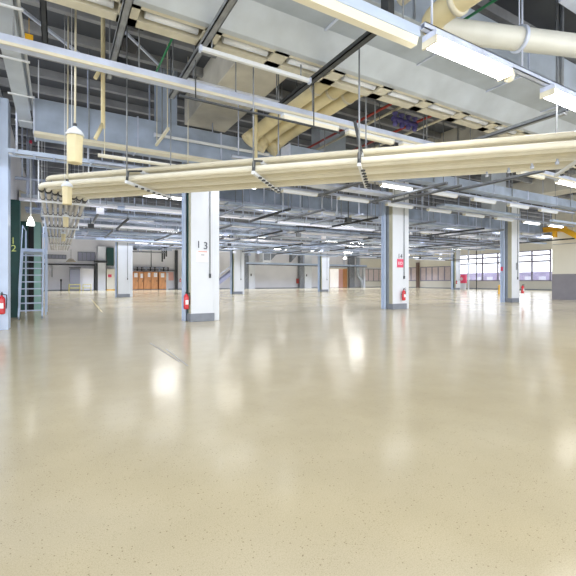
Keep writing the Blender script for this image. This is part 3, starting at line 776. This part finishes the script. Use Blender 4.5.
# diagonal brace, grille, tag, dark openings on the ceiling
P5 = lambda x, y, h: (F * h / (HY - y) * (R3 * (x - CX) / F + R1), F * h / (HY - y) * (R3 - R1 * (x - CX) / F), h + Hh)
o = MB().bar(P5(16, 5, 5.75), P5(90, 62, 5.75), .06, .06).build('diagonal_brace', GALV); tag(o, 'thin diagonal brace under the ceiling at upper left', 'brace')
o = MB().bar(P5(125, 32, 5.75), P5(160, 66, 5.75), .05, .05).build('diagonal_brace', GALV); tag(o, 'short diagonal brace beside the strut channel at upper left', 'brace')
t = thing('ceiling_grille', 'brown slatted grille panel under the ceiling at upper left', 'grille', (-.3, 8.3, CEIL - .3))
B(-.45, 1.6, 8.15, 8.75, CEIL - .30, CEIL - .26).build('frame', BROWN, t)
mb = MB()
for k in range(9): mb.box(-.45, 1.6, 8.18 + k * .06, 8.20 + k * .06, CEIL - .33, CEIL - .30)
mb.build('slats', mat('slat', (.33, .29, .24), .6), t)
c = P5(29, 37, 5.6)
tag(B(c[0] - .08, c[0] + .08, c[1], c[1] + .02, c[2] - .07, c[2] + .07).tube([(c[0], c[1] + .01, c[2]), (c[0], c[1] + .01, CEIL)], .006, 6).build('warning_tag', YELLOW), 'small orange tag hanging from the ceiling at upper left', 'tag')
for i, (x, y) in enumerate(((134, 21), (127, 46), (119, 71))):
    c = P5(x, y, 5.78)
    tag(B(c[0] - .25, c[0] + .25, c[1] - .3, c[1] + .3, CEIL - .26, CEIL - .20).build('ceiling_opening', BLACK), 'black panel for a dark opening in the ceiling at upper left, %s from the viewer' % ORD[i], 'hatch', 'dark ceiling openings')  # black panels stand in for dark openings between the ribs

# ======================= stairs, green posts, enclosure at left =======================
t = thing('steel_stairs', 'grey steel stairs climbing away at far left', 'stairs', (-.8, 16.8, 0))
ua, ub = -1.16, -.46
for u in (ua, ub): MB().bar((u, 16.75, .06), (u, 18.6, 2.5), .05, .2).build('stringer', BLUEP, t)
for k in range(9):
    z = .28 + k * .255; v = 16.75 + (z - .06) / 2.44 * 1.85
    B(ua, ub, v - .1, v + .12, z, z + .035).build('tread', GALV, t)
B(ua - .02, ub + .1, 18.55, 20.6, 2.5, 2.62).build('platform', BLUEP, t)
for u in (ua, ub):
    T([(u, 16.9, .3), (u, 16.9, 1.1), (u, 18.6, 3.5), (u, 20.5, 3.5)], .02, 8).build('handrail', BLUEP, t)
for (u, v) in ((ub + .07, 20.5), (ub + .07, 18.65), (ua, 20.5)): MB().bar((u, v, 0), (u, v, 4.9 if v < 19 and u > -1 else 3.5), .06, .06).build('post', BLUEP, t)
t = thing('green_post', 'dark green steel post bearing a yellow number 12', 'post', (-1.36, 17.8, 0))
B(-1.54, -1.19, 17.8, 18.15, 0, 4.35).build('shaft', DGREEN, t, .01)
text_mesh('number', '1', .34, LIME, t, (-1.40, 17.79, 2.72), (1, 0, 0)); text_mesh('number', '2', .34, LIME, t, (-1.38, 17.79, 2.44), (1, 0, 0))
t = thing('machine_enclosure', 'dark green and teal enclosure behind the steel stairs', 'enclosure', (-1, 22, 0))
B(-1.5, -1.17, 22, 22.3, 0, 4.1).build('corner_post', DGREEN, t)
B(-1.17, -.93, 22.25, 22.3, 0, 4.1).build('dark_opening', BLACK, t)  # black sheet puts the dark of the gap in as colour
B(-.93, -.66, 22, 22.05, 0, 4.1).build('side_panel', TEAL, t)
B(-1.5, -.66, 22.3, 24, 0, 4.1).build('housing', DGREEN, t)
MB().poly([(-1.5, 21.8, 4.1), (-.6, 21.8, 4.1), (-.75, 21.8, 4.7), (-1.05, 21.8, 5.3), (-1.5, 21.8, 5.5)], (0, 2.2, 0)).build('cover', CREAM, t, label='cream curved cover')

# ======================= things along the far wall =======================
def fw(x): return ux(x, 63.5)
t = thing('wall_cabinet', 'grey and white equipment cabinet against the far left wall', 'cabinet', (fw(80), 63, 0))
B(fw(69.5), fw(79.5), 61.9, 63.9, .1, 3.0).build('grey_body', mat('cab_grey', (.22, .23, .28), .5), t)
B(fw(79.8), fw(93), 62.6, 63.9, .1, 3.1).build('white_body', WALLW, t)
B(fw(69), fw(93.5), 62, 63.9, 0, .12).build('base', PLINTH, t)
mb = MB().tube([(fw(68.5) , 61.5, 3.15), (fw(80), 61.5, 3.15)], .06, 8); mb.build('top_pipe', DARKS, t)
for x0, x1, nm in ((69, 80, 'first'), (83, 91, 'second')):
    g = MB()
    a, b_ = ux(x0, 61.2), ux(x1, 61.2)
    g.tube([(a, 61.2, 0), (a, 61.2, .85), (b_, 61.2, .85), (b_, 61.2, 0)], .055, 8).tube([(a, 61.2, .4), (b_, 61.2, .4)], .05, 8)
    tag(g.build('guard_rail', mat('guard_yellow', (.62, .55, .08), .5)), 'low yellow guard rail before the ' + ('grey side of the far cabinet' if nm == 'first' else 'white side of the far cabinet'), 'guard rail')
o = MB().tube([(fw(43.5), 63.7, 3.65), (fw(97), 63.7, 3.65)], .09, 8).build('wall_pipe', DARKS); tag(o, 'dark pipe running along the far left wall above the cabinet', 'pipe')
o = MB().tube([(fw(52), 63.8, 3.5), (fw(52), 63.8, 1.9)], .05, 8).build('wall_pipe', MIDS); tag(o, 'short grey pipe dropping down the far left wall', 'pipe')
tag(MB().lathe((fw(61), 63.2, 0), [(.16, 0), (.16, .05), (.07, .08), (.07, 1.3), (.12, 1.35), (.12, 1.6)], 10).build('bollard', DARKS), 'small dark post standing before the far left wall', 'post')
# white service column and machine
t = thing('pilaster', 'white pilaster with a dark beam end near the far left column', 'pilaster', (fw(101), 63, 0), 'pilasters on the back wall')
B(fw(97.5), fw(105), 62.8, 63.9, 0, 6.3).build('shaft', WHITE, t)
B(fw(94.5), fw(97.4), 62.9, 63.8, 0, 3.9).build('dark_side', DARKS, t)
B(fw(93.5), fw(107), 62.4, 62.8, 3.95, 4.25).build('ledge', DARKS, t)
t = thing('white_machine', 'white control cabinet with red markings and yellow foot at far left', 'cabinet', (fw(110), 63, 0))
B(fw(106.3), fw(114), 62.8, 63.9, .15, 3.1).build('body', WALLB, t)
B(fw(106.3), fw(114), 62.7, 63.9, 0, .15).build('foot', YELLOW, t)
B(fw(107.5), fw(111), 62.74, 62.8, 1.9, 2.3).build('marking', PINKRED, t)
tag(B(fw(106.5), fw(113.8), 63.4, 63.9, 3.6, 6.2).build('wall_panel', DGREEN), 'dark green panel on the far wall above the white control cabinet', 'panel')
# orange cupboards
edges = [(131.5, 137.3), (137.6, 142.6), (143, 150), (150.4, 156.8), (158, 165.2)]
papers = [(133.5, 1.9), (139.7, 1.8), (147, 1.95), (153, 1.95), (160, 1.9)]
where = ['partly behind the white column at left', 'second from the left', 'third from the left with a wide pinned sheet', 'fourth from the left', 'standing apart at the right']
for i, (x0, x1) in enumerate(edges):
    t = thing('wooden_cupboard', 'orange wooden cupboard by the far wall, ' + where[i], 'cupboard', (fw(x0), 62.9, 0), 'orange wooden cupboards')
    B(fw(x0), fw(x1), 62.9, 63.9, .1, 2.75).build('carcass', ORANGE, t)
    B(fw(x0) + .05, fw(x1) - .05, 62.86, 62.9, .2, 2.65).build('door', ORANGE, t, .01)
    B(fw(x0), fw(x1), 62.95, 63.9, 0, .1).build('base', PLINTH, t)
    x = papers[i][0]; w = .8 if i == 2 else .5
    B(fw(x), min(fw(x) + w, fw(x1) - .08), 62.84, 62.86, papers[i][1], papers[i][1] + .65).build('paper_sheet', PAPER, t)
    B(fw(x1) - .14, fw(x1) - .09, 62.82, 62.86, 1.2, 1.5).build('handle', DARKS, t)
tag(B(fw(165.6), fw(168), 63.2, 63.9, 0, 2.6).build('white_locker', WHITE), 'narrow white locker right of the orange cupboards', 'locker')
tag(B(fw(168), fw(174), 63.82, 63.9, 1.45, 2.75).build('notice_board', PINK), 'pink board on the wall right of the orange cupboards', 'board')
t = thing('pipe_manifold', 'row of dark pipes and valves above the orange cupboards', 'manifold', (fw(150), 63.6, 3))
T([(fw(131), 63.6, 3.15), (fw(175), 63.6, 3.0)], .1, 8).build('header', MIDS, t)
T([(fw(131), 63.7, 3.45), (fw(168), 63.7, 3.45)], .06, 8).build('header', GALV, t)
for k in range(9):
    x = 133 + k * 4.4; MB().lathe((fw(x), 63.55, 2.9), [(.1, 0), (.14, .1), (.08, .3), (.08, .5), (.16, .52), (.16, .58)], 10).build('valve', DARKS if k % 3 else GALV, t)
T([(fw(151.5), 63.7, 3.4), (fw(151.5), 63.7, 6.0)], .05, 8).build('riser', DARKS, t)
t = thing('pipe_gantry', 'grey pipe frame hanging before the back wall over the cupboards', 'pipe frame', (fw(145), 62, 5.9))
for z in (5.7, 6.2): T([(fw(131), 62.5, z), (fw(164), 62.5, z)], .1, 8).build('pipe', MIDS, t)
for x in (137, 140): T([(fw(x), 62.5, 5.6), (fw(x), 62.5, CEIL)], .08, 8).build('drop', GALV, t)
mb = MB()
for x in (161, 163, 165): mb.tube([(fw(x), 62.6, 4.3 + (x - 161) * .2), (fw(x), 62.6, CEIL)], .12, 8)
tag(mb.build('hanging_tools', DARKS), 'dark hoses hanging before the back wall left of the number 13 column', 'hoses')
extinguisher(fw(178), 62.2, 1.2, 'tiny red fire extinguisher on the back wall left of the number 13 column')
o = MB().bar((fw(176.5), 63.6, 0), (fw(176.5), 63.6, 6.2), .4, .4).build('wall_post', DARKS); tag(o, 'dark post at the back wall left of the number 13 column', 'post')
# middle of the back wall
for i, (x0, x1, lab) in enumerate(((247.5, 253.5, 'white pilaster on the back wall right of the second far column'), (303, 310, 'white pilaster on the back wall left of the bright door'))):
    t = thing('pilaster', lab, 'pilaster', (fw(x0), 63, 0), 'pilasters on the back wall')
    B(fw(x0), fw(x1), 62.9, 63.95, 0, 6.5).build('shaft', WHITE, t)
    B(fw(x0) - .9, fw(x0), 63.1, 63.9, 0, 6.0).build('dark_side', MIDS, t)
    B(fw(x0) + .3, fw(x0) + .5, 62.85, 62.9, 2.2, 2.6).build('switch', DARKS, t)
t = thing('wall_conveyor', 'long pale beam running along the back wall at mid height', 'beam', (fw(280), 62.3, 4.2))
B(fw(243), fw(362), 62.0, 62.3, 4.2, 4.55).build('beam', BLUEP, t)
B(fw(243), fw(362), 61.9, 62.0, 4.1, 4.2).build('rail', DARKS, t)
for x in (262, 300, 340): MB().bar((fw(x), 62.2, 4.5), (fw(x), 62.2, CEIL), .1, .1).build('hanger', GALV, t)
t = thing('air_unit', 'white boxed air unit hanging before the back wall', 'air unit', (fw(258), 61, 4.8))
B(fw(257), fw(265), 61.2, 62.6, 4.6, 6.9).build('casing', WHITE, t, .05)
B(fw(258), fw(264), 61.12, 61.2, 4.9, 6.4).build('grille', MIDS, t)
for x in (258, 264): MB().tube([(fw(x), 61.9, 6.9), (fw(x), 61.9, CEIL)], .05, 8).build('hanger', MIDS, t)
for i, x in enumerate((270, 291)):
    mb = MB().poly([(fw(x), 63.2, 6.2), (fw(x) + 1.2, 63.2, 6.2), (fw(x), 63.2, 5.0)], (0, .3, 0)).box(fw(x) - .1, fw(x) + .1, 63.5, 63.95, 4.8, 6.4)
    tag(mb.build('wall_bracket', MIDS), 'triangular grey bracket high on the back wall, ' + ('left of two' if i == 0 else 'right of two'), 'bracket', 'wall brackets')
t = thing('far_stairs', 'slanting grey stairs in the distance right of the number 13 column', 'stairs', (fw(226), 56, 0))
sa, sb = ux(220, 55), ux(231, 55)
for vv in (55, 56.2): MB().bar((sa - 1.5, vv, .1), (sb + .6, vv, 2.9), .12, .5).build('stringer', mat('stair_violet', (.25, .26, .36), .5), t)
for k in range(11):
    f = (k + .5) / 11; uu = sa - 1.5 + (sb + 2.1 - sa) * f; B(uu - .15, uu + .15, 55, 56.2, .1 + 2.8 * f, .16 + 2.8 * f).build('tread', MIDS, t)
T([(sa - 1.5, 55, 1.2), (sb + .6, 55, 4.0)], .05, 8).build('handrail', GALV, t)
B(sb + .4, sb + 2, 55, 56.2, 2.75, 2.9).build('landing', MIDS, t)
for uu in (sb + .6, sb + 1.9): MB().bar((uu, 55.6, 0), (uu, 55.6, 2.8), .12, .12).build('post', MIDS, t)
tag(B(fw(297.5), fw(300), 63.5, 63.95, .9, 1.8).build('hose_box', REDP), 'dark red box on the back wall beside a pilaster', 'box')
# s-shaped duct
t = thing('curved_duct', 'pale duct bending down to the floor right of the bright door', 'duct', (fw(357), 62.8, 0))
ps = [(fw(355.5), 62.8, CEIL), (fw(355.5), 62.8, 3.0), (fw(356), 62.8, 2.4), (fw(359), 62.8, 1.5), (fw(359.6), 62.8, .9), (fw(359.6), 62.8, 0)]
MB().tube(ps, .33, 14).build('pipe_body', PALE, t)
B(fw(361), fw(362.5), 62.6, 63.2, 0, 4.2).build('support', WHITE, t)
tag(B(fw(349), fw(354), 63.3, 63.95, 0, 6.6).build('wall_pier', MIDS), 'dark grey pier on the back wall right of the bright door', 'pier')
B(fw(362), 62, 63.9, 63.96, 4.2, 6.0).build('trim_back', WALLB)['kind'] = 'structure'
B(fw(362), 62, 63.9, 63.96, 0.14, 1.3).build('trim_sill', WALLB)['kind'] = 'structure'
mb = MB().lathe((ux(345, 52), 52, 4.9), [(.1, 0), (.3, .1), (.3, .3), (.1, .4)], 12).tube([(ux(345, 52), 52, 5.2), (ux(345, 52), 52, CEIL)], .03, 6)
tag(mb.build('globe_lamp', LITW), 'bright round lamp hanging before the back wall above the door', 'lamp')
# brown post near pink windows
tag(B(61.6, 62, 55.4, 56.0, 0, 5).build('wall_post', mat('brown_post', (.20, .14, .11), .5)), 'brown post between the two pinkish windows', 'post')
# red fire hose cabinet, standpipe, pole by the windows
u = 57; v = vx(461.5, u)
t = thing('hose_cabinet', 'red fire hose cabinet with white emblem by the left tall window', 'cabinet', (u, v, 0))
B(u, u + .35, v - .75, v + .62, 1.0, 2.4).build('box', PINKRED, t, .02)
mb = MB().box(u - .02, u, v - .3, v + .2, 1.62, 1.76).box(u - .02, u, v - .12, v + .02, 1.4, 2.0); mb.build('emblem', PAPER, t)
B(u + .05, u + .3, v - .6, v + .5, 0, 1.0).build('stand', WHITE, t)
uu = 57; vv = vx(456.5, uu)
tag(B(uu, uu + .4, vv - .35, vv + .35, 0, 4.6).build('cable_cabinet', mat('slate_blue', (.10, .16, .18), .5)), 'tall slate-blue cabinet left of the red fire hose cabinet', 'cabinet')
vv = vx(476.5, 56); tag(T([(56, vv, 0), (56, vv, CEIL)], .07, 10).build('standpipe', DARKS), 'thin dark pole standing in front of the tall windows', 'pole')
vv = vx(468.5, 56); tag(MB().bar((56, vv, 0), (56, vv, CEIL), .16, .16).build('standpipe', WHITE), 'thin white pole standing right of the red fire hose cabinet', 'pole')
uu = 40; vv = vx(499.3, uu); tag(MB().lathe((uu, vv, 0), [(.14, 0), (.14, .05), (.11, .08), (.11, .85), (.06, .95)], 12).build('bollard', YELLOW), 'yellow bollard just left of the column by the tall windows', 'bollard')
# conduit line along windows
tag(T([(61.8, 15.8, 4.3 + .4), (61.8, 47, 4.55)], .05, 8).build('conduit', GALV), 'thin conduit running across the tall windows', 'conduit')
# yellow crane beam
t = thing('crane_beam', 'yellow steel crane beam with a sloping end at the right edge', 'crane', (30.6, 15, 4.9))
uz = 30.6; z0, z1 = 4.86, 5.22
MB().box(uz - .16, uz + .16, 14.6, 15.9, z1 - .05, z1).box(uz - .16, uz + .16, 14.6, 15.9, z0, z0 + .05).box(uz - .03, uz + .03, 14.6, 15.9, z0, z1).build('beam', YELLOW, t)
MB().bar((uz, 14.68, 5.05), (uz, 13.2, 4.05), .3, .32).build('sloping_arm', YELLOW, t)
B(uz - .1, uz + .1, 15.0, 15.25, 4.45, 4.87).build('lug', YELLOW, t)
B(uz, 31.4, 14.7, 15.0, z0, z1).build('wall_mount', YELLOW, t)
B(uz - .05, uz + .05, 15.9, 15.95, z0, z1).build('end_plate', MIDS, t)
o = T([(31.3, 15.6, 4.0), (31.3, 12.5, 4.0)], .02, 8).box(31.25, 31.4, 13.1, 13.25, 3.75, 4.05); tag(o.build('wall_conduit', MIDS), 'thin grey conduit with a small box on the white wall at right', 'conduit')

# floor marks
FM = mat('skid_mark', (0.22, 0.20, 0.15), .4)
for i, (a, b_) in enumerate((((150, 343), (180, 362)), ((166, 349), (188, 366)))):
    p = P5(*a, -1.35); q = P5(*b_, -1.35)
    tag(MB().bar((p[0], p[1], .001), (q[0], q[1], .001), .025, .002).build('skid_mark', FM), 'thin dark skid line on the floor, ' + ('longer left' if i == 0 else 'shorter right') + ' one of two', 'floor mark', 'skid lines')
p = P5(92, 300, -1.35); q = P5(102, 312, -1.35)
tag(MB().bar((p[0], p[1], .001), (q[0], q[1], .001), .06, .002).build('floor_stripe', mat('worn_yellow', (.62, .52, .25), .4)), 'short worn yellow stripe on the floor at left', 'floor mark')

FILL = 6.3
# ======================= light, world, camera =======================
w = bpy.data.worlds.new('World'); SC.world = w; w.use_nodes = True
bg = w.node_tree.nodes['Background']; bg.inputs[0].default_value = (0.93, 0.96, 1.0, 1); bg.inputs[1].default_value = 2.3
# added unseen soft strips, shining down in place of the rows of battens
def bay_fill(u0, u1, v0, v1, z, watts, up=False):
    l = bpy.data.lights.new('bay_fill', 'AREA'); l.shape = 'RECTANGLE'; l.size = u1 - u0; l.size_y = v1 - v0
    l.energy = watts; l.spread = math.radians(130); l.color = (0.78, 0.84, 1.0)
    o = bpy.data.objects.new('bay_fill', l); COL.objects.link(o); o.location = ((u0 + u1) / 2, (v0 + v1) / 2, z)
    if up: o.rotation_euler = (math.pi, 0, 0); l.spread = math.pi
for v in (17, 22.5, 28.5, 34, 39, 45, 51, 57):
    bay_fill(-1, 60, v, v + 3, 4.3, 61 * 3 * FILL * (1.9 if v > 50 else 1))
    bay_fill(-1, 60, v, v + 3, 3.9, 61 * 3 * FILL * (.3 if v > 44 else .18), True)   # added unseen uplight that brightens the ceiling services
bay_fill(-3, 31, 4, 9, 5.0, 34 * 5 * FILL * .35)  # added unseen fill over the front bays
bay_fill(-2, 31, 10, 14.5, 4.5, 33 * 4.5 * FILL * .5)
cam = bpy.data.cameras.new('camera'); co = bpy.data.objects.new('camera', cam); COL.objects.link(co)
co.location = (0, 0, CAMZ); co.rotation_euler = (math.radians(90), 0, math.radians(-30))
cam.sensor_width = 36; cam.lens = 25; cam.shift_y = -7 / 576; cam.clip_end = 300; cam.clip_start = .05
SC.camera = co
vs = SC.view_settings
vs.view_transform = 'Standard'; vs.look = 'None'; vs.gamma = 1; vs.use_curve_mapping = False; vs.exposure = 0.5
